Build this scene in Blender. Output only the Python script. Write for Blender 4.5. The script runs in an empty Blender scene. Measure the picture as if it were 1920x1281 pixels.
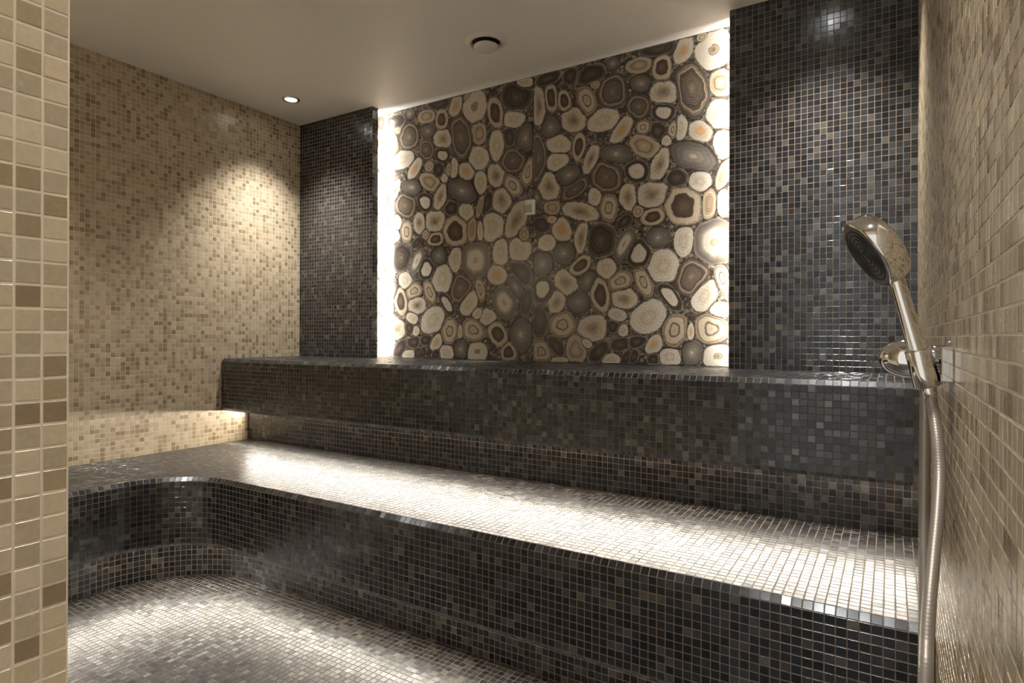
import bpy, math, random
import numpy as np
from mathutils import Matrix, Vector

R = math.radians
SC = bpy.context.scene
COL = SC.collection

# ------------------------------------------------------------------ camera, world, exposure
CAM_Z = 0.96
FPX = 1146.0
YAW = R(31.78)
cd = bpy.data.cameras.new('camera')
cd.sensor_width = 36.0
cd.lens = FPX / 1920 * 36
cd.shift_y = -9.0 / 1920
cd.clip_start = 0.01
cam = bpy.data.objects.new('camera', cd)
COL.objects.link(cam)
cam.matrix_world = Matrix.Translation((0, 0, CAM_Z)) @ Matrix.Rotation(YAW, 4, 'Z') @ Matrix.Rotation(R(90), 4, 'X') @ Matrix.Rotation(0.0035, 4, 'Z')
SC.camera = cam

wd = bpy.data.worlds.new('world')
SC.world = wd
wd.use_nodes = True
bgn = wd.node_tree.nodes['Background']
bgn.inputs[0].default_value = (1.0, 0.95, 0.88, 1)
bgn.inputs[1].default_value = 0.85

SC.cycles.use_light_tree = False
SC.cycles.max_bounces = 5
SC.cycles.diffuse_bounces = 4
SC.cycles.glossy_bounces = 3
SC.view_settings.view_transform = 'Standard'
SC.view_settings.look = 'None'
SC.view_settings.exposure = 0.12
SC.view_settings.gamma = 1.0
SC.view_settings.use_curve_mapping = False

SPOT_W, LED_UP_W, LED_LOW_W, LED_SIDE_W = 95.0, 12.5, 10.0, 11.0
SPOT_COL = (1.0, 0.945, 0.87)
LED_COL = (1.0, 0.89, 0.74)
SIDE_COL = (1.0, 0.95, 0.88)

# ------------------------------------------------------------------ dimensions (metres)
XL, XR, YB, ZC = -2.836, 0.072, 2.30, 2.147
Z1, Z2 = 0.425, 0.846                  # seat heights of the two benches
SLAB, CH = 0.26, 0.014                 # seat slab thickness, rounded edge
YU, YUT = 1.828, 1.973                 # upper bench: face, recessed riser
YL, OV = 1.362, 0.152                  # lower bench: face, overhang
XLEG = -2.361
RF = 0.261                             # radius of the inner corner, at the face
CX, CY = XLEG + RF, YL - RF
XPL, XPR = -2.276, -0.50               # inner edges of the two pillars
YP = 2.415                             # front of the stone panel
YW = 0.256                             # inner face of the front wall
XJ = -0.625                            # door jamb
P = 0.02                               # mosaic pitch

rng = np.random.default_rng(7)
random.seed(7)


# ------------------------------------------------------------------ materials
def new_mat(name):
    m = bpy.data.materials.new(name)
    m.use_nodes = True
    nt = m.node_tree
    return m, nt, nt.nodes['Principled BSDF']


def nd(nt, t, **kw):
    n = nt.nodes.new(t)
    for k, v in kw.items():
        setattr(n, k, v)
    return n


def plain(name, col, rough=0.5, metal=0.0, spec=0.5, noise=0.0, nscale=20, bump=0.0, bscale=200):
    m, nt, b = new_mat(name)
    b.inputs['Base Color'].default_value = (*col, 1)
    b.inputs['Roughness'].default_value = rough
    b.inputs['Metallic'].default_value = metal
    b.inputs['Specular IOR Level'].default_value = spec
    tc = nd(nt, 'ShaderNodeTexCoord')
    if noise:
        n = nd(nt, 'ShaderNodeTexNoise')
        n.inputs['Scale'].default_value = nscale
        n.inputs['Detail'].default_value = 5
        nt.links.new(tc.outputs['Object'], n.inputs['Vector'])
        mx = nd(nt, 'ShaderNodeMix', data_type='RGBA')
        mx.inputs[6].default_value = (*[c * (1 - noise) for c in col], 1)
        mx.inputs[7].default_value = (*[min(1, c * (1 + noise)) for c in col], 1)
        nt.links.new(n.outputs['Fac'], mx.inputs[0])
        nt.links.new(mx.outputs[2], b.inputs['Base Color'])
    if bump:
        n2 = nd(nt, 'ShaderNodeTexNoise')
        n2.inputs['Scale'].default_value = bscale
        nt.links.new(tc.outputs['Object'], n2.inputs['Vector'])
        bp = nd(nt, 'ShaderNodeBump')
        bp.inputs['Strength'].default_value = bump
        bp.inputs['Distance'].default_value = 0.001
        nt.links.new(n2.outputs['Fac'], bp.inputs['Height'])
        nt.links.new(bp.outputs['Normal'], b.inputs['Normal'])
    return m


def tile_mat(name, rough, ior, bump, bscale, streak=(1, 1, 1), grain=0.25, sheen=False):
    """glazed mosaic: the piece's own colour comes from the mesh attribute tcol"""
    m, nt, b = new_mat(name)
    at = nd(nt, 'ShaderNodeAttribute', attribute_name='tcol')
    geo = nd(nt, 'ShaderNodeNewGeometry')
    mp = nd(nt, 'ShaderNodeMapping')
    mp.inputs['Scale'].default_value = streak
    nt.links.new(geo.outputs['Position'], mp.inputs['Vector'])
    n = nd(nt, 'ShaderNodeTexNoise')
    n.inputs['Scale'].default_value = bscale
    n.inputs['Detail'].default_value = 3
    nt.links.new(mp.outputs['Vector'], n.inputs['Vector'])
    mr = nd(nt, 'ShaderNodeMapRange')
    mr.inputs['To Min'].default_value = 1 - grain
    mr.inputs['To Max'].default_value = 1 + grain
    nt.links.new(n.outputs['Fac'], mr.inputs['Value'])
    mul = nd(nt, 'ShaderNodeVectorMath', operation='SCALE')
    nt.links.new(at.outputs['Color'], mul.inputs[0])
    nt.links.new(mr.outputs['Result'], mul.inputs['Scale'])
    nt.links.new(mul.outputs['Vector'], b.inputs['Base Color'])
    rr = nd(nt, 'ShaderNodeMapRange')
    rr.inputs['To Min'].default_value = rough * 0.75
    rr.inputs['To Max'].default_value = rough * 1.25
    nt.links.new(n.outputs['Fac'], rr.inputs['Value'])
    if sheen:      # laid flat (floor, seats) the mosaic is the matter non-slip grade
        sx_ = nd(nt, 'ShaderNodeSeparateXYZ')
        nt.links.new(geo.outputs['True Normal'], sx_.inputs[0])
        fl_ = nd(nt, 'ShaderNodeMapRange')
        fl_.inputs['From Min'].default_value = 0.75
        fl_.inputs['From Max'].default_value = 0.95
        fl_.inputs['To Min'].default_value = 1.0
        fl_.inputs['To Max'].default_value = 1.35
        nt.links.new(sx_.outputs['Z'], fl_.inputs['Value'])
        ml_ = nd(nt, 'ShaderNodeMath', operation='MULTIPLY')
        nt.links.new(rr.outputs['Result'], ml_.inputs[0])
        nt.links.new(fl_.outputs['Result'], ml_.inputs[1])
        nt.links.new(ml_.outputs[0], b.inputs['Roughness'])
    else:
        nt.links.new(rr.outputs['Result'], b.inputs['Roughness'])
    b.inputs['IOR'].default_value = ior
    if sheen:      # the paler pieces carry a metallic glaze and reflect more
        lm = nd(nt, 'ShaderNodeMapRange')
        lm.inputs['From Min'].default_value = 0.008
        lm.inputs['From Max'].default_value = 0.06
        lm.inputs['To Min'].default_value = 0.40
        lm.inputs['To Max'].default_value = 0.85
        nt.links.new(at.outputs['Fac'], lm.inputs['Value'])
        nt.links.new(lm.outputs['Result'], b.inputs['Specular IOR Level'])
        b.inputs['Specular Tint'].default_value = (0.84, 0.93, 1.0, 1)
    bp = nd(nt, 'ShaderNodeBump')
    bp.inputs['Strength'].default_value = bump
    bp.inputs['Distance'].default_value = 0.0006
    nt.links.new(n.outputs['Fac'], bp.inputs['Height'])
    nt.links.new(bp.outputs['Normal'], b.inputs['Normal'])
    return m


M_DARK = tile_mat('dark_glass_mosaic', 0.235, 1.75, 0.03, 160, grain=0.3, sheen=True)
M_BEIGE = tile_mat('beige_stone_mosaic', 0.25, 1.5, 0.12, 220, grain=0.14)
M_GROUT_D = plain('taupe_grout', (0.20, 0.168, 0.134), 0.75, spec=0.3, noise=0.15, nscale=60)
M_GROUT_B = plain('cream_grout', (0.74, 0.65, 0.51), 0.75, spec=0.3, noise=0.08, nscale=60)
M_CEIL = plain('ceiling_paint', (0.86, 0.83, 0.785), 0.45, spec=0.35, noise=0.03, nscale=3)
M_CHROME = plain('chrome', (0.82, 0.81, 0.79), 0.06, metal=1.0)
M_WHITE = plain('white_plastic', (0.80, 0.77, 0.70), 0.35)
M_VENT = plain('white_enamel', (0.78, 0.75, 0.70), 0.30)
M_BLACK = plain('dark_void', (0.015, 0.012, 0.010), 0.6)
M_RUBBER = plain('grey_spray_face', (0.16, 0.155, 0.155), 0.30)
M_GROOVE = plain('dark_nozzle_ring', (0.022, 0.02, 0.02), 0.45)
M_ALU = plain('aluminium_channel', (0.6, 0.6, 0.6), 0.4, metal=1.0)
M_HOSE = plain('silver_hose', (0.36, 0.33, 0.29), 0.42, metal=0.5)
# fine spiral ribs on the hose
_nt = M_HOSE.node_tree
_tc = nd(_nt, 'ShaderNodeTexCoord')
_wv = nd(_nt, 'ShaderNodeTexWave', bands_direction='Z')
_wv.inputs['Scale'].default_value = 90
_wv.inputs['Distortion'].default_value = 0.3
_nt.links.new(_tc.outputs['Object'], _wv.inputs['Vector'])
_bp = nd(_nt, 'ShaderNodeBump')
_bp.inputs['Strength'].default_value = 0.12
_bp.inputs['Distance'].default_value = 0.001
_nt.links.new(_wv.outputs['Fac'], _bp.inputs['Height'])
_nt.links.new(_bp.outputs['Normal'], _nt.nodes['Principled BSDF'].inputs['Normal'])


def emit(name, col, s):
    m, nt, b = new_mat(name)
    b.inputs['Base Color'].default_value = (*col, 1)
    b.inputs['Emission Color'].default_value = (*col, 1)
    b.inputs['Emission Strength'].default_value = s
    m.cycles.emission_sampling = 'NONE'
    return m


M_LENS = emit('lit_lamp_lens', (1.0, 0.96, 0.88), 25)
M_LED = emit('lit_led_diffuser', (1.0, 0.90, 0.76), 6)


# ------------------------------------------------------------------ object helpers
LOC = {}


def link(o, parent=None, loc=(0, 0, 0)):
    """loc: world position; parents carry a plain translation only"""
    COL.objects.link(o)
    w = Vector(loc)
    LOC[o.name] = w
    if parent is not None:
        o.parent = parent
        o.location = w - LOC[parent.name]
    else:
        o.location = w
    return o


def tag(o, label=None, cat=None, group=None, kind=None):
    if label: o['label'] = label
    if cat: o['category'] = cat
    if group: o['group'] = group
    if kind: o['kind'] = kind
    return o


def empty(name, loc, label=None, cat=None, group=None, kind=None):
    o = bpy.data.objects.new(name, None)
    o.empty_display_size = 0.05
    link(o, None, loc)
    return tag(o, label, cat, group, kind)


def mesh(name, V, F, mat, parent=None, loc=None, smooth=False):
    """V in world coordinates; the origin goes to loc (default: the parent's)"""
    if loc is None:
        loc = LOC[parent.name] if parent is not None else (0, 0, 0)
    l = Vector(loc)
    me = bpy.data.meshes.new(name)
    me.from_pydata([tuple(Vector(v) - l) for v in V], [], F)
    me.materials.append(mat)
    if smooth:
        me.polygons.foreach_set('use_smooth', [True] * len(me.polygons))
    me.update()
    o = bpy.data.objects.new(name, me)
    return link(o, parent, loc)


def boxvf(x0, x1, y0, y1, z0, z1):
    V = [(x0, y0, z0), (x1, y0, z0), (x1, y1, z0), (x0, y1, z0), (x0, y0, z1), (x1, y0, z1), (x1, y1, z1), (x0, y1, z1)]
    F = [(0, 3, 2, 1), (4, 5, 6, 7), (0, 1, 5, 4), (1, 2, 6, 5), (2, 3, 7, 6), (3, 0, 4, 7)]
    return V, F


def join(*vfs):
    V, F = [], []
    for v, f in vfs:
        k = len(V)
        V += list(v)
        F += [tuple(i + k for i in t) for t in f]
    return V, F


def lathe(profile, n, origin, axis, xdir):
    """profile: (radius, height along axis); returns V, F"""
    a = Vector(axis).normalized()
    x = Vector(xdir)
    x = (x - a * x.dot(a)).normalized()
    y = a.cross(x)
    o = Vector(origin)
    V, F = [], []
    for r, h in profile:
        for k in range(n):
            t = 2 * math.pi * k / n
            V.append(o + a * h + (x * math.cos(t) + y * math.sin(t)) * r)
    for i in range(len(profile) - 1):
        for k in range(n):
            k2 = (k + 1) % n
            F.append((i * n + k, i * n + k2, (i + 1) * n + k2, (i + 1) * n + k))
    return V, F


def tube(points, radii, n=12, cap=True):
    pts = [Vector(p) for p in points]
    V, F = [], []
    up = Vector((0.3, 1, 0.1)).normalized()
    for i, p in enumerate(pts):
        d = (pts[min(i + 1, len(pts) - 1)] - pts[max(i - 1, 0)]).normalized()
        x = (up - d * up.dot(d)).normalized()
        y = d.cross(x)
        r = radii[i] if hasattr(radii, '__len__') else radii
        for k in range(n):
            t = 2 * math.pi * k / n
            V.append(p + (x * math.cos(t) + y * math.sin(t)) * r)
    for i in range(len(pts) - 1):
        for k in range(n):
            k2 = (k + 1) % n
            F.append((i * n + k, i * n + k2, (i + 1) * n + k2, (i + 1) * n + k))
    if cap:
        F.append(tuple(reversed(range(n))))
        F.append(tuple(range((len(pts) - 1) * n, len(pts) * n)))
    return V, F


# photograph geometry: pixel (1920x1281 frame) -> ray from the camera, used to read sizes off the photo
def ray(x, y):
    lat = (x - 960) / FPX
    v = -(y - (631.5 + (x - 960) * 0.0035)) / FPX
    return np.array([lat * math.cos(YAW) - math.sin(YAW), lat * math.sin(YAW) + math.cos(YAW), v])


def at_depth(x, y, d):
    q = ray(x, y) * d
    return Vector((q[0], q[1], q[2] + CAM_Z))


def on_y(x, y, Y):
    d = ray(x, y)
    q = d * (Y / d[1])
    return q[0], q[2] + CAM_Z


# ------------------------------------------------------------------ mosaic
def srgb(*c):
    return tuple(((v / 255 + 0.055) / 1.055) ** 2.4 if v > 10 else v / 255 / 12.92 for v in c)


DARK_PAL = [((0.0078, 0.0080, 0.0100), 24), ((0.0129, 0.0139, 0.0179), 22), ((0.0206, 0.0225, 0.0294), 16), ((0.0218, 0.0192, 0.0194), 14),
            ((0.0353, 0.0330, 0.0337), 10), ((0.0514, 0.0489, 0.0474), 6), ((0.0675, 0.0635, 0.0531), 3.5), ((0.0192, 0.0119, 0.0115), 4), ((0.0932, 0.0793, 0.0575), 0.7)]
BEIGE_PAL = [((0.50, 0.418, 0.295), 30), ((0.47, 0.392, 0.272), 26), ((0.525, 0.445, 0.322), 18), ((0.335, 0.26, 0.162), 12), ((0.295, 0.225, 0.14), 9), ((0.40, 0.325, 0.22), 5)]
TH, INS = 0.00045, 0.0005       # how proud a tile stands of the grout, width of its worn edge


def unit_tile(name, col, mat):
    w = 0.5
    t = 0.5 - INS / 0.0182
    V = [(-w, -w, 0), (w, -w, 0), (w, w, 0), (-w, w, 0), (-t, -t, TH), (t, -t, TH), (t, t, TH), (-t, t, TH)]
    F = [(4, 5, 6, 7), (0, 1, 5, 4), (1, 2, 6, 5), (2, 3, 7, 6), (3, 0, 4, 7)]
    me = bpy.data.meshes.new(name)
    me.from_pydata(V, [], F)
    me.materials.append(mat)
    a = me.attributes.new('tcol', 'FLOAT_COLOR', 'FACE')
    a.data.foreach_set('color', list((*col, 1)) * len(F))
    return me


UNITS = {}
for nm, pal, mat in (('dark', DARK_PAL, M_DARK), ('beige', BEIGE_PAL, M_BEIGE)):
    UNITS[nm] = []
    for i, (c, w) in enumerate(pal):
        for k in range(2):
            f = 0.9 + 0.2 * k
            UNITS[nm].append((unit_tile('mosaic_tile', tuple(v * f for v in c), mat), tuple(v * f for v in c), w))


class Tiles:
    """collects the tiles of one thing; the 300 that show largest become objects, the others one joined part"""

    def __init__(self, parent, pal, tilt=0.012, most=300):
        self.parent, self.pal, self.tilt, self.most = parent, pal, tilt, most
        self.C, self.T, self.B, self.N, self.W, self.H = [], [], [], [], [], []
        self.polys = []

    def add(self, c, t, b, n, w, h):
        self.C.append(c); self.T.append(t); self.B.append(b); self.N.append(n); self.W.append(w); self.H.append(h)

    def grid(self, o, t, b, n, lu, lv, keep=None, p=P, joint=0.0020, edge=None):
        """a flat field from corner o along t (length lu) and b (length lv)"""
        o, t, b, n = (np.array(q, float) for q in (o, t, b, n))
        nu, nv = max(1, round(lu / p)), max(1, round(lv / p))
        pu, pv = lu / nu, lv / nv
        for j in range(nv):
            for i in range(nu):
                c = o + t * (i + .5) * pu + b * (j + .5) * pv
                if keep is not None:
                    r = keep(c)
                    if isinstance(r, (bool, np.bool_)):
                        if not r:
                            continue
                    else:      # (point, inward direction): cut along that line
                        self.cut(c, t, b, n, pu - joint, pv - joint, *r)
                        continue
                self.add(c, t, b, n, pu - joint, pv - joint)

    def cut(self, c, t, b, n, w, h, q, m):
        pts = [c + t * sx * w / 2 + b * sy * h / 2 for sx, sy in ((-1, -1), (1, -1), (1, 1), (-1, 1))]
        out = []
        for i in range(4):
            A, Bq = pts[i], pts[(i + 1) % 4]
            da, db = np.dot(A - q, m), np.dot(Bq - q, m)
            if da >= 0: out.append(A)
            if da * db < 0: out.append(A + (Bq - A) * da / (da - db))
        if len(out) >= 3:
            area = 0.5 * np.linalg.norm(sum(np.cross(out[i] - out[0], out[i + 1] - out[0]) for i in range(1, len(out) - 1)))
            if area > 2.5e-5:
                self.polys.append((out, n))

    def build(self):
        C, T, B, N = (np.array(q, float) for q in (self.C, self.T, self.B, self.N))
        W, H = np.array(self.W), np.array(self.H)
        n = len(C)
        units = UNITS[self.pal]
        wts = np.array([u[2] for u in units], float)
        pick = rng.choice(len(units), n, p=wts / wts.sum())
        cols = np.array([u[1] for u in units])
        ta, tb = rng.normal(0, self.tilt, n), rng.normal(0, self.tilt, n)
        lift = rng.uniform(0, 0.00025, n)
        # size in the picture
        rel = C - np.array([0, 0, CAM_Z])
        dist = np.linalg.norm(rel, axis=1)
        fac = -(rel * N).sum(1) / dist
        dep = -rel[:, 0] * math.sin(YAW) + rel[:, 1] * math.cos(YAW)
        lat = rel[:, 0] * math.cos(YAW) + rel[:, 1] * math.sin(YAW)
        ds = np.maximum(dep, 1e-3)
        u, v = 960 + FPX * lat / ds, 631.5 - FPX * rel[:, 2] / ds
        score = W * H * fac / dist ** 2
        score[(dep < 0.05) | (u < 2) | (u > 1918) | (v < 2) | (v > 1279)] = -1
        order = np.argsort(-score)
        ind = order[:self.most]
        ind = ind[score[ind] > 0]
        isind = np.zeros(n, bool)
        isind[ind] = True
        pl = np.array(LOC[self.parent.name])
        for i in ind:
            o = bpy.data.objects.new('mosaic_tile', units[pick[i]][0])
            nn = N[i] + T[i] * ta[i] + B[i] * tb[i]
            nn /= np.linalg.norm(nn)
            tt = T[i] - nn * np.dot(T[i], nn)
            tt /= np.linalg.norm(tt)
            bb = np.cross(nn, tt)
            if np.dot(bb, B[i]) < 0: bb = -bb
            c = C[i] - pl + N[i] * lift[i]
            M = Matrix(((tt[0] * W[i], bb[0] * H[i], nn[0], c[0]), (tt[1] * W[i], bb[1] * H[i], nn[1], c[1]), (tt[2] * W[i], bb[2] * H[i], nn[2], c[2]), (0, 0, 0, 1)))
            if M.to_3x3().determinant() < 0:      # keep the frame right-handed
                M = M @ Matrix.Scale(-1, 4, (1, 0, 0))
            COL.objects.link(o)
            o.parent = self.parent
            o.matrix_local = M
        # the rest in one mesh
        k = np.where(~isind)[0]
        c, t, b, nn, w, h = C[k] - pl, T[k], B[k], N[k], W[k][:, None], H[k][:, None]
        m = len(k)
        corner = ((-1, -1), (1, -1), (1, 1), (-1, 1))
        base = np.stack([c + t * (sx * w / 2) + b * (sy * h / 2) for sx, sy in corner], 1)
        hgt = (TH + lift[k])[:, None]
        top = np.stack([c + t * (sx * (w / 2 - INS)) + b * (sy * (h / 2 - INS)) + nn * (hgt - (sx * w / 2 * ta[k][:, None] + sy * h / 2 * tb[k][:, None])) for sx, sy in corner], 1)
        V = np.concatenate([base, top], 1).reshape(-1, 3)
        quad = np.array([(4, 5, 6, 7), (0, 1, 5, 4), (1, 2, 6, 5), (2, 3, 7, 6), (3, 0, 4, 7)])
        hand = (np.cross(t, b) * nn).sum(1) < 0
        Q = np.where(hand[:, None, None], quad[None, :, ::-1], quad[None])
        F = (Q + 8 * np.arange(m)[:, None, None]).reshape(-1, 4)
        FC = np.repeat(cols[pick[k]], 5, 0)
        loops, sizes, colours = [F.reshape(-1)], [np.full(len(F), 4)], [FC]
        nv = len(V)
        extra = []
        for pts, n_ in self.polys:
            pts = np.array(pts)
            g = pts.mean(0)
            L = len(pts)
            tp = g + (pts - g) * 0.92 + n_ * TH
            if np.dot(np.cross(pts[1] - pts[0], pts[2] - pts[0]), n_) < 0:
                pts, tp = pts[::-1], tp[::-1]
            extra.append(pts - pl); extra.append(tp - pl)
            idx = [list(range(nv + L, nv + 2 * L))] + [[nv + q, nv + (q + 1) % L, nv + L + (q + 1) % L, nv + L + q] for q in range(L)]
            cc = cols[rng.choice(len(units), p=wts / wts.sum())]
            for f in idx:
                loops.append(np.array(f)); sizes.append(np.array([len(f)])); colours.append(cc[None])
            nv += 2 * L
        if extra: V = np.concatenate([V] + extra, 0)
        loops, sizes, colours = np.concatenate(loops), np.concatenate(sizes), np.concatenate(colours, 0)
        if len(sizes) == 0:
            return
        me = bpy.data.meshes.new('mosaic_tiles')
        me.vertices.add(len(V)); me.vertices.foreach_set('co', V.reshape(-1))
        me.loops.add(len(loops)); me.loops.foreach_set('vertex_index', loops.astype(np.int32))
        me.polygons.add(len(sizes))
        me.polygons.foreach_set('loop_start', (np.cumsum(sizes) - sizes).astype(np.int32))
        me.materials.append(M_DARK if self.pal == 'dark' else M_BEIGE)
        me.polygons.foreach_set('use_smooth', np.zeros(len(sizes), bool))
        me.update(calc_edges=True)
        a = me.attributes.new('tcol', 'FLOAT_COLOR', 'FACE')
        a.data.foreach_set('color', np.concatenate([colours, np.ones((len(colours), 1))], 1).reshape(-1))
        o = bpy.data.objects.new('mosaic_field', me)
        link(o, self.parent, LOC[self.parent.name])
        o['kind'] = 'stuff'


X_, Y_, Z_ = np.eye(3)

# ------------------------------------------------------------------ the room
floor = tag(mesh('floor', *boxvf(XL, XR, -0.35, 2.43, -0.08, 0.0), M_GROUT_D), 'dark glass mosaic floor with pale grout lines', None, kind='structure')
ceiling = tag(mesh('ceiling', *boxvf(XL - 0.1, XR + 0.1, -0.35, 2.53, ZC, ZC + 0.08), M_CEIL), 'smooth beige painted ceiling', None, kind='structure')
wall_left = tag(mesh('wall_left', *boxvf(XL - 0.1, XL, 0.056, 2.53, -0.08, ZC), M_GROUT_B), 'beige mosaic wall with scattered darker tiles', None, kind='structure')
wall_right = tag(mesh('wall_right', *boxvf(XR, XR + 0.1, -0.35, 2.53, -0.08, ZC), M_GROUT_B), 'beige mosaic wall behind the hand shower', None, kind='structure')
wall_back = tag(mesh('wall_back', *boxvf(XL, XR, 2.43, 2.53, 0.0, ZC), M_GROUT_D), 'back wall behind the stone panel', None, kind='structure')
wall_front = tag(mesh('wall_front', *join(boxvf(XL, XJ, 0.056, YW, 0.0, ZC), boxvf(XJ, XR, 0.056, YW, 2.08, ZC)), M_GROUT_B), 'beige mosaic door jamb in the foreground', None, kind='structure')

# floor mosaic, trimmed along the recessed base of the lower bench
RT = RF + OV


def keep_floor(c):
    x, y = c[0], c[1]
    if x < CX and y > CY:
        d = math.hypot(x - CX, y - CY)
        if d < RT - 0.015: return True
        if d > RT + 0.014: return False
        m = np.array([x - CX, y - CY, 0]) / d
        return np.array([CX, CY, 0]) + m * (RT - 0.001), -m
    return x > XLEG - OV and y < YL + OV


tf = Tiles(floor, 'dark', 0.016)
tf.grid((XLEG - OV, YW - 0.2, 0), X_, Y_, Z_, XR - (XLEG - OV), YL + OV - (YW - 0.2), keep_floor)
tf.build()

tl = Tiles(wall_left, 'beige', 0.008)
tl.grid((XL, YW, Z1), Y_, Z_, X_, YB - YW, ZC - Z1, lambda c: not (c[2] < Z2 and c[1] > YUT) and not (Z2 - SLAB + .01 < c[2] < Z2 and c[1] > YU + .01))
tl.build()


def keep_right(c):
    y, z = c[1], c[2]
    if z < Z2 and y > YUT: return False
    if Z2 - SLAB + .01 < z < Z2 and y > YU + .01: return False
    if z < Z1 and y > YL + OV: return False
    if Z1 - SLAB + .01 < z < Z1 and y > YL + .01: return False
    return True


tr = Tiles(wall_right, 'beige', 0.008)
tr.grid((XR, -0.1, 0), Y_, Z_, -X_, YB + 0.1, ZC, keep_right)
tr.build()

tj = Tiles(wall_front, 'beige', 0.010)
tj.grid((XJ, YW - 0.1605, 0), Y_, Z_, X_, 0.16, ZC, joint=0.0022)
tj.build()

# ------------------------------------------------------------------ pillars either side of the stone panel
def pillar(name, x0, x1, inner, label):
    s = 1 if inner == x1 else -1
    hid = inner - s * 0.145
    a, b = (x0, hid) if s > 0 else (hid, x1)
    o = mesh(name, *join(boxvf(x0, x1, YB, YB + 0.04, Z2, ZC), boxvf(a, b, YB + 0.04, 2.43, Z2, ZC)), M_GROUT_D)  # second box: unseen blocker added to stop strip light leaking behind the slab
    tag(o, label, None, kind='structure')
    t = Tiles(o, 'dark', 0.013)
    t.grid((x0, YB, Z2), X_, Z_, -Y_, x1 - x0, ZC - Z2)
    t.grid((inner, YB, Z2), Y_, Z_, X_ * s, 0.04, ZC - Z2)
    t.build()
    return o


pillar('wall_pillar', XL, XPL, XPL, 'narrow dark mosaic pillar beside the beige wall')
pillar('wall_pillar', XPR, XR, XPR, 'dark mosaic pillar behind the hand shower')

# ------------------------------------------------------------------ benches
def edge_path(d, n_arc):
    """plan line of the lower bench at depth d behind its face: points and directions into the bench"""
    pts = [((XLEG - d, YW + 0.0022), (-1, 0)), ((XLEG - d, CY), (-1, 0))]
    for k in range(1, n_arc + 1):
        a = math.pi - math.pi / 2 * k / n_arc
        m = (math.cos(a), math.sin(a))
        pts.append(((CX + m[0] * (RF + d), CY + m[1] * (RF + d)), m))
    pts.append(((XR - 0.0022, YL + d), (0, 1)))
    return pts


PROFILE = lambda zt: [(CH, zt), (0, zt - CH), (0, zt - SLAB + CH), (CH, zt - SLAB)]

# upper bench
BL, BR = XL + 0.0022, XR - 0.0022
ub = empty('upper_bench', ((XL + XR) / 2, YU, Z1), 'upper tiled bench with rounded edge below the stone panel', 'bench')
prof = [(y + YU, z) for y, z in PROFILE(Z2)] + [(YUT, Z2 - SLAB), (YUT, Z1)]
prof = [(2.427, Z2)] + prof
V = [(x, y, z) for x in (BL, BR) for y, z in prof]
n_ = len(prof)
mesh('bench_body', V, [(i, i + 1, n_ + i + 1, n_ + i) for i in range(n_ - 1)], M_GROUT_D, ub)
tu = Tiles(ub, 'dark', 0.014)
LX = BR - BL
tu.grid((BL, YU + CH, Z2), X_, Y_, Z_, LX, YP - YU - CH)
q = np.array([0, -1, 1]) / math.sqrt(2)
nb = round(LX / P)
pu = LX / nb
nrow = 12
ph = (SLAB - 2 * CH) / nrow
for i in range(nb):
    x = BL + (i + .5) * pu
    tu.add((x, YU + CH / 2, Z2 - CH / 2), X_, np.array([0, 1, 1]) / math.sqrt(2), q, pu - .002, 0.0185)
    for j in range(nrow):
        tu.add((x, YU, Z2 - CH - (j + .5) * ph), X_, Z_, -Y_, pu - .002, ph - .002)
    tu.add((x, YU + CH / 2, Z2 - SLAB + CH / 2), X_, np.array([0, -1, 1]) / math.sqrt(2), np.array([0, -1, -1]) / math.sqrt(2), pu - .002, 0.0185)
tu.grid((BL, YUT, Z1), X_, Z_, -Y_, LX, Z2 - SLAB - Z1)
tu.build()

# lower bench
lb = empty('lower_bench', ((XL + XR) / 2, YL, 0), 'lower L-shaped tiled bench with a curved inner corner', 'bench')
NA = 20
face = edge_path(0, NA)
prof = PROFILE(Z1) + [(OV, Z1 - SLAB), (OV, 0)]
V, F = [], []
for (p, m) in face:
    for d, z in prof:
        V.append((p[0] + m[0] * d, p[1] + m[1] * d, z))
k = len(prof)
for i in range(len(face) - 1):
    for j in range(k - 1):
        F.append((i * k + j, i * k + j + 1, (i + 1) * k + j + 1, (i + 1) * k + j))
s = len(V)
V += [(BR, YUT, Z1), (BL, YUT, Z1), (BL, YW + 0.0022, Z1)]
F.append(tuple(i * k for i in range(len(face))) + (s, s + 1, s + 2))
mesh('bench_body', V, F, M_GROUT_D, lb)


def keep_seat(c):
    x, y = c[0], c[1]
    if x < CX and y > CY:
        d = math.hypot(x - CX, y - CY)
        r = RF + CH
        if d > r + 0.014: return True
        if d < r - 0.014: return False
        m = np.array([x - CX, y - CY, 0]) / d
        return np.array([CX, CY, Z1]) + m * (r + 0.001), m
    return x < XLEG - CH or y > YL + CH


tb_ = Tiles(lb, 'dark', 0.014)
# seat: strip along the back, then the leg along the left wall
tb_.grid((BL, YL + CH, Z1), X_, Y_, Z_, LX, YUT - YL - CH, keep_seat)
tb_.grid((BL, YW + 0.0022, Z1), X_, Y_, Z_, XLEG - CH - BL, CY - YW - 0.0022)
n2 = round((YL + CH - CY) / P)
tb_.grid((BL, CY, Z1), X_, Y_, Z_, 0.76, YL + CH - CY, keep_seat)


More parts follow.
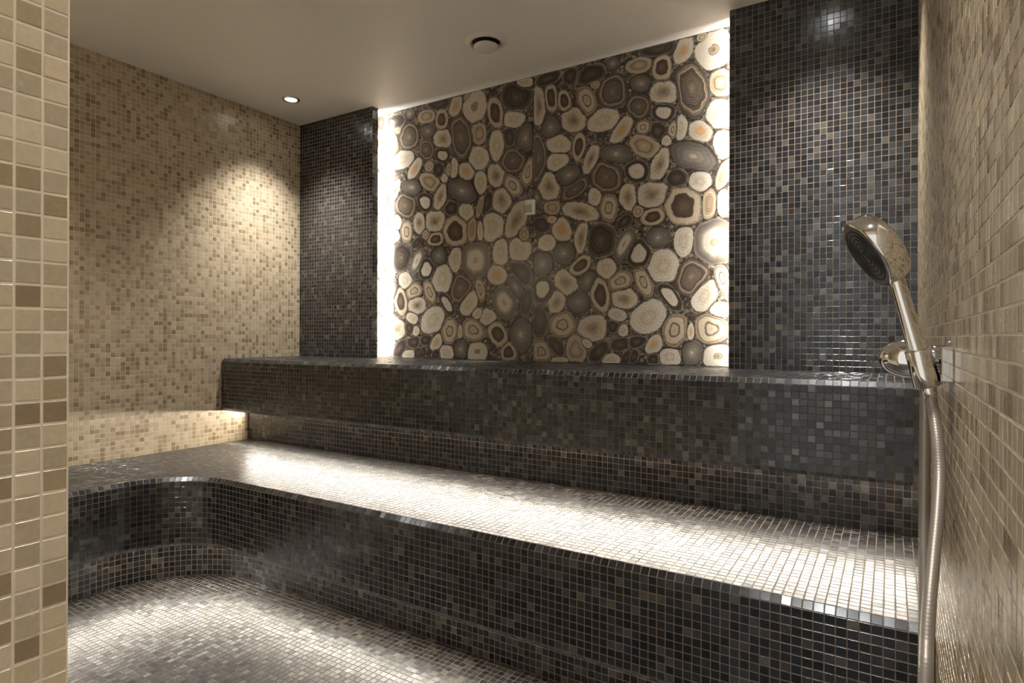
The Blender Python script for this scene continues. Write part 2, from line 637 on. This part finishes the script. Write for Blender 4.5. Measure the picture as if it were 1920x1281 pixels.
def columns(d, arc_n):
    """tile columns along the bench line at depth d: (x, y, into-bench dir, width)"""
    out = []
    L = CY - YW - 0.0022
    n = round(L / P)
    for i in range(n):
        out.append((XLEG - d, YW + 0.0022 + (i + .5) * L / n, (-1, 0), L / n))
    for i in range(arc_n):
        a = math.pi - math.pi / 2 * (i + .5) / arc_n
        m = (math.cos(a), math.sin(a))
        r = (RF + d) * math.cos(math.pi / 4 / arc_n)
        out.append((CX + m[0] * r, CY + m[1] * r, m, (RF + d) * math.pi / 2 / arc_n))
    L = BR - CX
    n = round(L / P)
    for i in range(n):
        out.append((CX + (i + .5) * L / n, YL + d, (0, 1), L / n))
    return out


for x, y, m, w in columns(0, NA):
    M3 = np.array([m[0], m[1], 0.0])
    T3 = np.array([m[1], -m[0], 0.0])
    r2 = math.sqrt(2)
    tb_.add(np.array([x, y, Z1 - CH / 2]) + M3 * CH / 2, T3, (M3 + Z_) / r2, (Z_ - M3) / r2, w - .002, 0.0185)
    for j in range(nrow):
        tb_.add(np.array([x, y, Z1 - CH - (j + .5) * ph]), T3, Z_, -M3, w - .002, ph - .002)
    tb_.add(np.array([x, y, Z1 - SLAB + CH / 2]) + M3 * CH / 2, T3, (Z_ - M3) / r2, (-Z_ - M3) / r2, w - .002, 0.0185)
zr = Z1 - SLAB
for x, y, m, w in columns(OV, 32):
    M3 = np.array([m[0], m[1], 0.0])
    T3 = np.array([m[1], -m[0], 0.0])
    for j in range(8):
        tb_.add(np.array([x, y, (j + .5) * zr / 8]), T3, Z_, -M3, w - .002, zr / 8 - .002)
tb_.build()


# ------------------------------------------------------------------ LED strips (each a channel, a diffuser and its lamp)
def area(parent, loc, t, e, L, wd_, power, col):
    """long lamp: t = its long direction, e = the way it shines"""
    l = bpy.data.lights.new('strip_lamp', 'AREA')
    l.shape = 'RECTANGLE'
    l.size, l.size_y, l.energy, l.color = L, wd_, power, col
    o = bpy.data.objects.new('strip_lamp', l)
    link(o, parent, loc)
    z = -Vector(e).normalized()
    x = Vector(t).normalized()
    y = z.cross(x)
    o.rotation_euler = Matrix((x, y, z)).transposed().to_euler()
    return o


def led_run(name, segs, z, power, label):
    """segs: (x, y, heading, length) pieces of a strip fixed high on a riser under a seat, shining out into the room"""
    x, y = segs[len(segs) // 2][:2]
    r = empty(name, (x, y, z), label, 'led strip')
    tot = sum(s_[3] for s_ in segs)
    vf, vd = [], []
    for x, y, a, L in segs:
        t, s_ = Vector((math.cos(a), math.sin(a), 0)), Vector((-math.sin(a), math.cos(a), 0))
        for lst, y0, y1, z0, z1 in ((vf, -0.007, 0.0, -0.014, 0.0), (vd, -0.009, -0.007, -0.012, -0.002)):
            V = [Vector((x, y, z + zz)) + t * u * L / 2 + s_ * v for zz in (z0, z1) for u, v in ((-1, y0), (1, y0), (1, y1), (-1, y1))]
            lst.append((V, [(0, 3, 2, 1), (4, 5, 6, 7), (0, 1, 5, 4), (1, 2, 6, 5), (2, 3, 7, 6), (3, 0, 4, 7)]))
        e = -s_ - Vector((0, 0, 0.05))
        area(r, Vector((x, y, z - 0.007)) - s_ * 0.0115, t, e, L, 0.009, power * L / tot, LED_COL)
    mesh('channel', *join(*vf), M_ALU, r)
    mesh('diffuser', *join(*vd), M_LED, r)


led_run('led_strip', [((XL + XR) / 2, YUT - 0.0015, 0, LX - 0.02)], Z2 - SLAB - 0.0012, LED_UP_W, 'warm led strip hidden under the upper bench seat')
dl = OV - 0.0045
NS = 10
segs = [(XLEG - dl, (YW + CY) / 2, math.pi / 2, CY - YW - 0.01)]
for i in range(NS):
    a = math.pi - math.pi / 2 * (i + .5) / NS
    segs.append((CX + math.cos(a) * (RF + dl), CY + math.sin(a) * (RF + dl), a - math.pi / 2, (RF + dl) * math.pi / 2 / NS * 0.98))
segs.append(((CX + XR) / 2, YL + dl, 0, XR - CX - 0.02))
led_run('led_strip', segs, Z1 - SLAB - 0.0012, LED_LOW_W, 'warm led strip hidden under the curved lower bench')

for x, lab in ((XPL - 0.035, 'white led strip glowing behind the left dark pillar'), (XPR + 0.035, 'white led strip glowing behind the right dark pillar')):
    r = empty('led_strip', (x, YB + 0.0405, Z2), lab, 'led strip')
    mesh('channel', *boxvf(x - 0.009, x + 0.009, YB + 0.0405, YB + 0.047, Z2 + 0.01, ZC - 0.01), M_ALU, r)
    mesh('diffuser', *boxvf(x - 0.007, x + 0.007, YB + 0.047, YB + 0.0485, Z2 + 0.01, ZC - 0.01), M_LED, r)
    area(r, (x, YB + 0.0495, (Z2 + ZC) / 2), (0, 0, 1), (0, 1, 0), ZC - Z2 - 0.03, 0.013, LED_SIDE_W, SIDE_COL)


# ------------------------------------------------------------------ downlights and vent in the ceiling
def downlight(x, y, label, dim=1.0):
    r = empty('ceiling_downlight', (x, y, ZC), label, 'downlight', 'recessed ceiling downlights')
    prof = [(0.029, -0.0005), (0.030, -0.004), (0.034, -0.0055), (0.040, -0.0045), (0.0425, -0.0015), (0.0425, 0.0)]
    mesh('trim_ring', *lathe(prof, 32, (x, y, ZC), (0, 0, 1), (1, 0, 0)), M_CHROME, r, smooth=True)
    V, F = lathe([(0.0285, -0.002), (0.018, -0.0028)], 24, (x, y, ZC), (0, 0, 1), (1, 0, 0))
    F.append(tuple(range(24, 48)))
    mesh('lens', V, F, M_LENS, r)
    l = bpy.data.lights.new('lamp', 'SPOT')
    l.energy, l.color, l.spot_size, l.spot_blend, l.shadow_soft_size = SPOT_W * dim, SPOT_COL, R(96), 1.0, 0.032
    link(bpy.data.objects.new('lamp', l), r, (x, y, ZC - 0.012))


downlight(-2.560, 2.02, 'small lit downlight in the ceiling by the left pillar')
downlight(-0.190, 2.03, 'lit downlight above the right dark pillar')
downlight(-2.565, 0.59, 'lit downlight above the left end of the lower bench')
downlight(-0.190, 0.59, 'lit downlight just inside the doorway', 0.5)

vent = empty('ceiling_vent', (-1.385, 2.03, ZC), 'round white vent valve in the ceiling', 'vent')
mesh('vent_ring', *lathe([(0.058, 0.0), (0.059, -0.010), (0.064, -0.013), (0.074, -0.011), (0.081, -0.005), (0.083, 0.0)], 40, (-1.385, 2.03, ZC), (0, 0, 1), (1, 0, 0)), M_VENT, vent, smooth=True)
V, F = lathe([(0.057, -0.0006), (0.02, -0.0006)], 40, (-1.385, 2.03, ZC), (0, 0, 1), (1, 0, 0))
F.append(tuple(range(40, 80)))
mesh('vent_throat', V, F, M_BLACK, vent)
V, F = lathe([(0.012, -0.001), (0.012, -0.016), (0.044, -0.017), (0.049, -0.020), (0.0495, -0.025), (0.046, -0.029), (0.028, -0.0315), (0.008, -0.032)], 40, (-1.385, 2.03, ZC), (0, 0, 1), (1, 0, 0))
F.append(tuple(range(7 * 40, 8 * 40)))
mesh('vent_disc', V, F, M_VENT, vent, smooth=True)


# ------------------------------------------------------------------ agate panel: two slabs of sliced stones
def agate(name, stops, amp=0.25, nsc=14, band=0.0, bandk=40, speck=0.25, ssc=260, rough=0.16):
    m, nt, b = new_mat(name)
    at = nd(nt, 'ShaderNodeAttribute', attribute_name='ring')
    tc = nd(nt, 'ShaderNodeTexCoord')
    n = nd(nt, 'ShaderNodeTexNoise')
    n.inputs['Scale'].default_value = nsc
    n.inputs['Detail'].default_value = 5
    n.inputs['Roughness'].default_value = 0.6
    geo = nd(nt, 'ShaderNodeNewGeometry')
    nt.links.new(geo.outputs['Position'], n.inputs['Vector'])
    ma = nd(nt, 'ShaderNodeMath', operation='MULTIPLY_ADD')      # noise*amp + ring
    ma.inputs[1].default_value = amp
    nt.links.new(n.outputs['Fac'], ma.inputs[0])
    nt.links.new(at.outputs['Fac'], ma.inputs[2])
    sb = nd(nt, 'ShaderNodeMath', operation='SUBTRACT')
    sb.inputs[1].default_value = amp * 0.5
    nt.links.new(ma.outputs[0], sb.inputs[0])
    cr = nd(nt, 'ShaderNodeValToRGB')
    el = cr.color_ramp.elements
    while len(el) < len(stops): el.new(0.5)
    for e, (p, c) in zip(el, stops):
        e.position = p
        e.color = (*c, 1)
    nt.links.new(sb.outputs[0], cr.inputs['Fac'])
    k = nd(nt, 'ShaderNodeMath', operation='MULTIPLY')
    k.inputs[1].default_value = bandk
    nt.links.new(sb.outputs[0], k.inputs[0])
    sn = nd(nt, 'ShaderNodeMath', operation='SINE')
    nt.links.new(k.outputs[0], sn.inputs[0])
    n2 = nd(nt, 'ShaderNodeTexNoise')
    n2.inputs['Scale'].default_value = ssc
    n2.inputs['Detail'].default_value = 3
    nt.links.new(geo.outputs['Position'], n2.inputs['Vector'])
    mr = nd(nt, 'ShaderNodeMapRange')
    mr.inputs['From Min'].default_value = 0.3
    mr.inputs['From Max'].default_value = 0.7
    mr.inputs['To Min'].default_value = 1 - speck
    mr.inputs['To Max'].default_value = 1 + speck
    nt.links.new(n2.outputs['Fac'], mr.inputs['Value'])
    mb = nd(nt, 'ShaderNodeMath', operation='MULTIPLY_ADD')      # sine*band + speckle
    mb.inputs[1].default_value = band
    nt.links.new(sn.outputs[0], mb.inputs[0])
    nt.links.new(mr.outputs['Result'], mb.inputs[2])
    vm = nd(nt, 'ShaderNodeVectorMath', operation='SCALE')
    nt.links.new(cr.outputs['Color'], vm.inputs[0])
    nt.links.new(mb.outputs[0], vm.inputs['Scale'])
    nt.links.new(vm.outputs['Vector'], b.inputs['Base Color'])
    b.inputs['Roughness'].default_value = rough
    return m


wht, crm, tan, gry, dgr, brn, dbr, blk, org = ((0.559, 0.507, 0.423), (0.468, 0.397, 0.293), (0.351, 0.273, 0.189), (0.240, 0.211, 0.176), (0.127, 0.112, 0.095), (0.156, 0.109, 0.073), (0.078, 0.056, 0.040), (0.047, 0.040, 0.035), (0.520, 0.312, 0.143))
AG = {
    'W': agate('agate_white_druse', [(0.0, wht), (0.35, crm), (0.6, wht), (0.9, wht), (0.97, gry), (1.0, dgr)], 0.3, 30, 0.05, 30, 0.32, 220),
    'H': agate('agate_white_hollow', [(0.0, brn), (0.20, tan), (0.27, dgr), (0.31, wht), (0.92, wht), (1.0, gry)], 0.30, 30, 0.02, 30, 0.18, 200),
    'K': agate('agate_white_grey_heart', [(0.0, dgr), (0.16, gry), (0.36, tan), (0.52, crm), (0.88, wht), (0.95, gry), (1.0, dgr)], 0.5, 40, 0.05, 50, 0.25, 240),
    'C': agate('agate_cream_brown_heart', [(0.0, brn), (0.45, dbr), (0.60, dbr), (0.66, crm), (0.86, crm), (0.93, tan), (1.0, dgr)], 0.32, 30, 0.08, 60, 0.18, 200),
    'D': agate('agate_dark', [(0.0, dgr), (0.4, dbr), (0.75, blk), (0.92, dgr), (1.0, gry)], 0.5, 20, 0.20, 26, 0.12, 150),
    'G': agate('agate_grey', [(0.0, crm), (0.22, gry), (0.6, (0.15, 0.132, 0.112)), (0.85, dgr), (1.0, blk)], 0.6, 16, 0.10, 24, 0.08, 120),
    'L': agate('agate_grey_bright_heart', [(0.0, crm), (0.12, tan), (0.22, wht), (0.50, wht), (0.66, gry), (0.9, dgr), (1.0, gry)], 0.28, 16, 0.03, 30, 0.06, 120),
    'B': agate('agate_brown_banded', [(0.0, gry), (0.25, brn), (0.5, dgr), (0.68, dbr), (0.78, tan), (0.86, dgr), (1.0, dbr)], 0.45, 16, 0.34, 60, 0.06, 150),
    'R': agate('agate_ringed', [(0.0, tan), (0.25, crm), (0.40, dbr), (0.46, crm), (0.75, crm), (0.82, brn), (0.9, tan), (1.0, dgr)], 0.40, 24, 0.12, 70, 0.12, 200),
    'N': agate('agate_dark_rim_white_heart', [(0.0, crm), (0.2, wht), (0.58, wht), (0.64, dbr), (0.85, blk), (0.95, dgr), (1.0, gry)], 0.3, 24, 0.04, 40, 0.12, 200),
    'O': agate('agate_orange_heart', [(0.0, (0.52, 0.34, 0.17)), (0.28, org), (0.45, crm), (0.85, wht), (0.95, tan), (1.0, dgr)], 0.35, 30, 0.10, 60, 0.22, 220),
    'T': agate('agate_tan', [(0.0, crm), (0.45, tan), (0.52, brn), (0.58, tan), (0.88, crm), (1.0, dgr)], 0.5, 25, 0.06, 50, 0.14, 200),
    'P': agate('agate_rose_banded', [(0.0, tan), (0.5, (0.30, 0.21, 0.14)), (0.8, crm), (1.0, brn)], 0.3, 12, 0.22, 36, 0.08, 150),
}
# the resin between the stones, full of small chips
M_RESIN, nt, b = new_mat('resin_with_chips')
geo = nd(nt, 'ShaderNodeNewGeometry')
vo = nd(nt, 'ShaderNodeTexVoronoi', feature='F1')
vo.inputs['Scale'].default_value = 75
nt.links.new(geo.outputs['Position'], vo.inputs['Vector'])
sp = nd(nt, 'ShaderNodeSeparateColor')
nt.links.new(vo.outputs['Color'], sp.inputs['Color'])
cr = nd(nt, 'ShaderNodeValToRGB')
el = cr.color_ramp.elements
while len(el) < 5: el.new(0.5)
for e, (p, c) in zip(el, [(0.0, dbr), (0.35, dgr), (0.6, gry), (0.85, tan), (1.0, crm)]):
    e.position = p
    e.color = (*c, 1)
nt.links.new(sp.outputs[0], cr.inputs['Fac'])
vd = nd(nt, 'ShaderNodeTexVoronoi', feature='DISTANCE_TO_EDGE')
vd.inputs['Scale'].default_value = 75
nt.links.new(geo.outputs['Position'], vd.inputs['Vector'])
mr = nd(nt, 'ShaderNodeMapRange')
mr.inputs['From Max'].default_value = 0.12
mr.inputs['To Min'].default_value = 0.25
nt.links.new(vd.outputs['Distance'], mr.inputs['Value'])
nz = nd(nt, 'ShaderNodeTexNoise')
nz.inputs['Scale'].default_value = 320
nt.links.new(geo.outputs['Position'], nz.inputs['Vector'])
mu = nd(nt, 'ShaderNodeMath', operation='MULTIPLY')
nt.links.new(mr.outputs['Result'], mu.inputs[0])
nt.links.new(nz.outputs['Fac'], mu.inputs[1])
mu2 = nd(nt, 'ShaderNodeMath', operation='MULTIPLY')
mu2.inputs[1].default_value = 1.5
nt.links.new(mu.outputs[0], mu2.inputs[0])
vm = nd(nt, 'ShaderNodeVectorMath', operation='SCALE')
nt.links.new(cr.outputs['Color'], vm.inputs[0])
nt.links.new(mu2.outputs[0], vm.inputs['Scale'])
nt.links.new(vm.outputs['Vector'], b.inputs['Base Color'])
b.inputs['Roughness'].default_value = 0.18

# stones read off the photograph: crop, centre, half axes, turn (degrees, clockwise), kind; crop = (x0, y0, scale)
CROPS = {'A': (990, 40, 6.405), 'B': (1180, 40, 6.405), 'C': (990, 220, 6.405), 'D': (1180, 220, 6.405), 'E': (990, 380, 6.405), 'F': (1180, 380, 6.405),
         'G': (990, 520, 6.405), 'H': (1180, 520, 6.405), 'L': (700, 100, 3.558), 'M': (700, 400, 4.27)}
STONES = """
A 740 640 190 100 -22 D;A 1000 850 165 205 25 B;A 700 960 105 185 -15 R;A 265 910 78 175 -5 C;A 425 960 78 125 -15 C;A 120 1020 78 240 0 K
A 540 1190 142 142 0 K;A 890 1180 200 130 -25 W;A 500 660 85 105 20 D;A 230 690 160 70 -25 D;A 1010 510 90 70 -20 G;A 800 760 60 50 0 T
B 340 320 225 95 -12 D;B 640 350 105 180 20 O;B 990 330 205 250 25 H;B 110 530 155 95 -15 T;B 380 560 108 168 5 C;B 740 820 195 345 -10 B
B 1080 740 135 165 0 T;B 130 745 132 102 0 G;B 410 850 175 150 0 K;B 100 1030 132 140 0 B;B 400 1090 132 112 0 N;B 1070 1120 185 180 0 W;B 870 190 85 55 -40 T
D 605 130 80 150 10 W;D 850 160 145 130 15 O;D 160 120 85 80 -30 R;D 530 150 68 115 20 R;D 330 170 98 112 0 D;D 1115 320 112 180 -5 W;D 170 345 180 130 10 T
D 750 460 288 162 15 G;D 85 650 145 130 20 N;D 360 560 95 220 22 K;D 570 730 128 100 -10 D;D 840 775 135 125 0 W;D 265 930 192 150 -15 K;D 640 1060 232 225 0 C
D 950 1040 85 190 5 P;D 1125 1030 75 165 0 W;D 280 1190 150 95 -15 C;D 1130 680 72 195 20 P;D 100 1130 60 68 0 T;D 440 280 60 70 20 W
C 260 130 110 150 15 G;C 350 320 150 110 15 W;C 600 350 68 168 8 C;C 110 500 105 320 0 B;C 340 540 142 102 -25 W;C 470 700 155 122 -15 G;C 240 830 130 182 -12 K
C 560 860 215 85 -40 B;C 930 710 192 197 0 B;C 750 510 72 188 22 K;C 1050 440 182 122 -5 G;C 800 950 78 112 0 W;C 960 1090 105 172 0 R;C 1200 960 105 150 0 K
C 290 1080 98 84 0 T;C 620 1130 232 100 12 K;C 1110 165 80 200 35 O;C 90 960 70 80 0 G
E 865 455 185 205 20 D;E 640 420 78 188 8 K;E 400 330 108 145 -10 O;E 230 485 102 96 0 W;E 430 605 132 130 0 G;E 620 760 168 82 -40 C;E 160 270 112 90 0 D
E 170 740 120 130 0 G;E 1150 500 88 200 28 L;E 940 790 112 122 0 W;E 460 970 125 175 -25 K;E 170 1040 122 150 15 N;E 720 950 82 132 25 G;E 860 1090 112 205 -12 C
E 1100 950 155 115 -30 R;E 1150 1150 155 132 0 K;E 350 1190 95 145 20 K;E 600 1190 132 132 0 G;E 280 210 70 45 -10 O;E 1150 230 110 60 -40 D
F 340 420 140 122 -25 G;F 650 470 112 185 10 W;F 1010 480 240 262 0 L;F 410 770 190 212 10 W;F 750 900 200 222 20 B;F 110 620 145 162 10 N;F 170 950 92 182 -25 R
F 900 1110 140 205 30 W;F 1110 900 82 185 -15 R;F 480 1120 88 220 -35 N
H 230 480 225 172 -35 W;H 540 640 142 205 10 R;H 980 620 198 172 10 R;H 1090 390 125 92 0 W;H 750 910 128 158 0 G;H 1060 960 175 145 0 H;H 300 810 90 132 35 O
H 70 780 145 70 -10 D;H 490 960 132 112 0 W;H 290 990 70 82 0 D;H 40 960 60 100 30 D;H 740 660 45 102 5 O
G 130 540 105 182 -5 D;G 410 570 158 145 -15 R;G 780 620 168 162 0 K;G 580 870 122 165 5 T;G 150 900 122 150 -25 R;G 340 830 72 152 -35 D;G 850 900 88 158 40 D
G 1000 990 112 70 0 W;G 1130 800 155 75 -8 D;G 1070 450 102 82 15 W;G 1020 590 82 80 0 D;G 1140 640 60 72 0 W;G 700 790 72 60 20 W;G 380 1000 112 42 -5 W;G 1190 970 60 100 25 D
L 950 290 98 98 0 D;L 810 400 50 102 -10 C;L 930 440 70 55 -10 W;L 1020 565 62 105 15 G;L 820 615 46 106 0 W;L 905 560 36 62 0 D;L 930 715 88 82 10 B;L 1030 790 42 92 15 R
L 820 820 56 82 -15 K;L 920 885 58 78 -35 R;L 855 970 62 92 10 K;L 745 1010 38 92 20 D;L 950 1115 58 132 25 K;L 1000 195 60 40 -15 W
M 935 110 106 112 0 W;M 1165 290 86 112 15 W;M 1020 310 62 106 0 W;M 990 495 72 76 0 O;M 1185 480 70 130 -30 D;M 1140 590 56 92 -25 G;M 1050 710 88 122 -10 L;M 1230 700 42 122 10 D
M 1000 970 66 112 -30 C;M 1180 980 92 132 0 G;M 1085 1110 60 90 0 C;M 900 830 78 66 10 W;M 1200 180 40 70 0 T
"""
SEAM, SHIFT = -1.3855, 1.127        # joint between the slabs; the same slab pattern repeats after 1.127 m
panel = empty('stone_panel', (SEAM, YP, Z2), 'polished wall panel of grey and brown agate slices', 'wall panel')
YS = YP
slabs = []
for x0, x1 in ((XPL - 0.12, SEAM - 0.0006), (SEAM + 0.0006, XPR + 0.12)):
    slabs.append((mesh('agate_slab', *boxvf(x0, x1, YS, 2.43, Z2 + 0.001, ZC), M_RESIN, panel, loc=((x0 + x1) / 2, YS, Z2)), x0, x1))


def stone(slab, x0, x1, outline, kind, lift):
    pts = [(min(max(x, x0 + .001), x1 - .001), min(max(z, Z2 + .003), ZC - .002)) for x, z in outline]
    cx, cz = sum(p[0] for p in pts) / len(pts), sum(p[1] for p in pts) / len(pts)
    n = len(pts)
    y = YS - 0.0004 - lift
    V = [(cx, y, cz)] + [(x, y, z) for x, z in pts] + [(cx + (x - cx) * 1.01, YS + 0.0005, cz + (z - cz) * 1.01) for x, z in pts]
    F = [(0, 1 + (i + 1) % n, 1 + i) for i in range(n)] + [(1 + (i + 1) % n, 1 + n + (i + 1) % n, 1 + n + i, 1 + i) for i in range(n)]
    if sum(pts[i][0] * pts[(i + 1) % n][1] - pts[(i + 1) % n][0] * pts[i][1] for i in range(n)) > 0:
        F = [tuple(reversed(f)) for f in F]
    o = mesh('agate_slice', V, F, AG[kind], slab, loc=(cx, YS, cz))
    a = o.data.attributes.new('ring', 'FLOAT', 'POINT')
    a.data.foreach_set('value', [0.0] + [1.0] * (2 * n))
    return o


sets = ([], [])
for line in STONES.strip().replace('\n', ';').split(';'):
    c, cx, cy, rx, ry, rot, kind = line.split()
    ox, oy, sc = CROPS[c]
    cx, cy, rx, ry, rot = float(cx), float(cy), float(rx), float(ry), R(float(rot))
    pt = lambda u, v: np.array(on_y(ox + (cx + u * math.cos(rot) - v * math.sin(rot)) / sc, oy + (cy + u * math.sin(rot) + v * math.cos(rot)) / sc, YP))
    c0 = pt(0, 0)
    A = np.stack([(pt(rx, 0) - pt(-rx, 0)) / 2, (pt(0, ry) - pt(0, -ry)) / 2], 1)
    rec = (A, np.linalg.inv(A), kind)
    if c in 'LM':
        sets[0].append((c0, *rec))
    else:
        sets[1].append((c0, *rec))
        if XPL - 0.13 < c0[0] - SHIFT < SEAM - 0.012:
            sets[0].append((c0 - np.array([SHIFT, 0]), *rec))
for st, sl in zip(sets, slabs):
    for i, (c0, A, Ai, kind) in enumerate(st):
        near = [q for j, q in enumerate(st) if j != i and np.linalg.norm(q[0] - c0) < 0.30]
        ph_ = [random.uniform(0, 6.28) for _ in range(3)]
        am = (random.uniform(0.0, 0.05), random.uniform(0.02, 0.06), random.uniform(0.01, 0.04))
        out = []
        for k in range(24):
            t = 2 * math.pi * k / 24
            lim = 1.16 + sum(a_ * math.cos((h_ + 2) * t + p_) for h_, (a_, p_) in enumerate(zip(am, ph_)))
            dr = A @ np.array([math.cos(t), math.sin(t)])
            steps = np.arange(0.475, lim, 0.025)          # grow outwards until a neighbour is as close
            pp = c0 + dr * steps[:, None]
            hit = np.zeros(len(steps), bool)
            for q in near:
                hit |= np.hypot(*(q[2] @ (pp - q[0]).T)) < steps + 0.05
            s_ = steps[np.argmax(hit)] - 0.025 if hit.any() else steps[-1]
            out.append(c0 + dr * s_)
        sm = [0.2 * out[k - 1] + 0.6 * out[k] + 0.2 * out[(k + 1) % 24] for k in range(24)]
        stone(*sl, [tuple(p) for p in sm], kind, random.uniform(0.0, 0.0007))

# ------------------------------------------------------------------ temperature sensor on the panel
sx, sz = -1.396, CAM_Z + 0.588
sen = empty('temperature_sensor', (sx, YP, sz - 0.034), 'small white slotted sensor on the stone panel', 'sensor')
w, h = 0.0225, 0.034
prof = [(-w, 0.0), (-w, -0.014), (-w + 0.004, -0.019), (w - 0.004, -0.019), (w, -0.014), (w, 0.0)]
V = [(sx + a * s_, YP - 0.001 + b_, sz + zz) for zz, s_ in ((-h, 0.86), (-h + 0.004, 1), (h - 0.004, 1), (h, 0.9)) for a, b_ in prof]
F = [(r_ * 6 + i, r_ * 6 + i + 1, (r_ + 1) * 6 + i + 1, (r_ + 1) * 6 + i) for r_ in range(3) for i in range(5)] + [tuple(reversed(range(6))), tuple(range(18, 24))]
mesh('sensor_case', V, F, M_WHITE, sen)
for k in range(5):
    z = sz + 0.008 - k * 0.0072
    mesh('vent_slot', *boxvf(sx - w - 0.0006, sx + w - 0.007, YP - 0.0206, YP - 0.010, z - 0.0013, z + 0.0013), M_BLACK, sen)

# ------------------------------------------------------------------ hand shower, bracket and hose on the right wall
DP = 0.83
cr_, cu_, cf_ = Vector((math.cos(YAW), math.sin(YAW), 0)), Vector((0, 0, 1)), Vector((-math.sin(YAW), math.cos(YAW), 0))
vdir = Vector(ray(1623, 479)).normalized()
vr = vdir.cross(cu_).normalized()
vu = vr.cross(vdir)
nface = ((vr * -0.85 + vu * -0.525).normalized() * 0.95 - vdir * 0.30).normalized()
Fc = at_depth(1623, 479, DP)
h_top, h_bot = at_depth(1679, 520, DP), at_depth(1740, 724, DP)
hs = empty('hand_shower', h_bot, 'chrome hand shower with a round ribbed spray head', 'shower')
ax = -nface
RH = 0.0505
V, F = lathe([(RH - 0.004, -0.0005), (RH - 0.001, 0.0), (RH, 0.002), (RH, 0.020), (RH - 0.002, 0.0265), (RH - 0.009, 0.0315), (RH - 0.022, 0.034), (0.004, 0.035)], 48, Fc, ax, cu_)
F.append(tuple(range(7 * 48, 8 * 48)))
mesh('shower_head', V, F, M_CHROME, hs, smooth=True)
V, F = lathe([(RH - 0.004, -0.0002), (0.002, -0.0008)], 48, Fc, ax, cu_)
F.append(tuple(range(48, 96)))
sf = mesh('spray_face', V, F, M_RUBBER, hs)
for r_ in (0.006, 0.0125, 0.019, 0.0255, 0.032, 0.0385):
    V, F = lathe([(r_ - 0.0013, -0.0006), (r_ - 0.0010, -0.0020), (r_ + 0.0010, -0.0020), (r_ + 0.0013, -0.0006)], 40, Fc, ax, cu_)
    mesh('nozzle_ring', V, F, M_GROOVE, sf, smooth=True)
d = (h_bot - h_top)
mesh('handle', *tube([h_top - d * 0.03, h_top + d * 0.02, h_top + d * 0.12, h_top + d * 0.5, h_top + d * 0.8, h_bot], [0.0085, 0.0098, 0.0104, 0.0112, 0.0118, 0.0120], 24), M_CHROME, hs, smooth=True)

br = empty('shower_bracket', (XR, 1.04, 0.93), 'chrome wall bracket with a domed cap holding the hand shower', 'bracket')
dn = d.normalized()
s0, s1 = h_top + d * 0.66, h_bot
sl_ = (s1 - s0).length
V, F = lathe([(0.0128, 0.004), (0.0136, 0.0), (0.0152, 0.0015), (0.0166, sl_ - 0.0015), (0.0158, sl_), (0.0130, sl_ - 0.001), (0.0129, sl_ - 0.012)], 32, s0, dn, cu_)
mesh('holder_sleeve', V, F, M_CHROME, br, smooth=True)
zd = 0.931
prof = [(0.0005, -0.0155)]
for k in range(1, 13):
    a = math.pi / 2 * k / 12
    prof.append((0.0285 * math.sin(a), 0.0245 - 0.040 * math.cos(a)))
prof += [(0.0285, 0.0265), (0.0265, 0.0285), (0.019, 0.0285), (0.019, 0.064), (0.027, 0.066), (0.027, XR - 0.0008)]
V, F = lathe(prof, 36, (0, 1.045, zd), (1, 0, 0), (0, 0, 1))
mesh('domed_cap', V, F, M_CHROME, br, smooth=True)
zb0, zb1 = h_bot.z + 0.006, CAM_Z - 0.012
V, F = boxvf(h_bot.x + 0.0135, XR - 0.0006, h_bot.y - 0.014, h_bot.y + 0.022, zb0, zb1)
o = mesh('wall_block', V, F, M_CHROME, br)
bv = o.modifiers.new('bevel', 'BEVEL')
bv.width, bv.segments = 0.002, 2

ctrl = [at_depth(1740, 722, .83), at_depth(1744, 738, .83), at_depth(1751, 775, .82), at_depth(1758, 825, .80), at_depth(1762, 885, .78), at_depth(1759, 960, .75), at_depth(1752, 1040, .72),
        at_depth(1745, 1120, .69), at_depth(1740, 1200, .665), at_depth(1738, 1290, .64)]
e_ = ctrl[-1]
ctrl += [Vector((e_.x - .002, e_.y + .01, e_.z - .12)), Vector((e_.x, e_.y + .05, .36)), Vector((e_.x + .004, e_.y + .11, .335)), Vector((.036, .96, .40)), Vector((.040, 1.0, .52)), Vector((.041, 1.035, .70)), Vector((.042, 1.045, .86)), Vector((.042, 1.045, .915))]


def catmull(P_, n=10):
    out = []
    for i in range(len(P_) - 1):
        p0, p1, p2, p3 = P_[max(i - 1, 0)], P_[i], P_[i + 1], P_[min(i + 2, len(P_) - 1)]
        for k in range(n):
            t = k / n
            out.append(0.5 * ((2 * p1) + (p2 - p0) * t + (2 * p0 - 5 * p1 + 4 * p2 - p3) * t * t + (3 * p1 - p0 - 3 * p2 + p3) * t ** 3))
    return out + [P_[-1]]


V, F = tube(catmull(ctrl), 0.0072, 14)
ho = mesh('shower_hose', V, F, M_HOSE, None, loc=ctrl[10], smooth=True)
tag(ho, 'silver shower hose hanging in a loop down the right wall', 'hose')
for pt, nx in ((ctrl[0], ctrl[1]), (ctrl[-1], ctrl[-2])):
    u = (nx - pt).normalized()
    mesh('hose_nut', *tube([pt - u * 0.002, pt, pt + u * 0.014, pt + u * 0.018], [0.0085, 0.0098, 0.0092, 0.0078], 16), M_CHROME, ho, smooth=True)
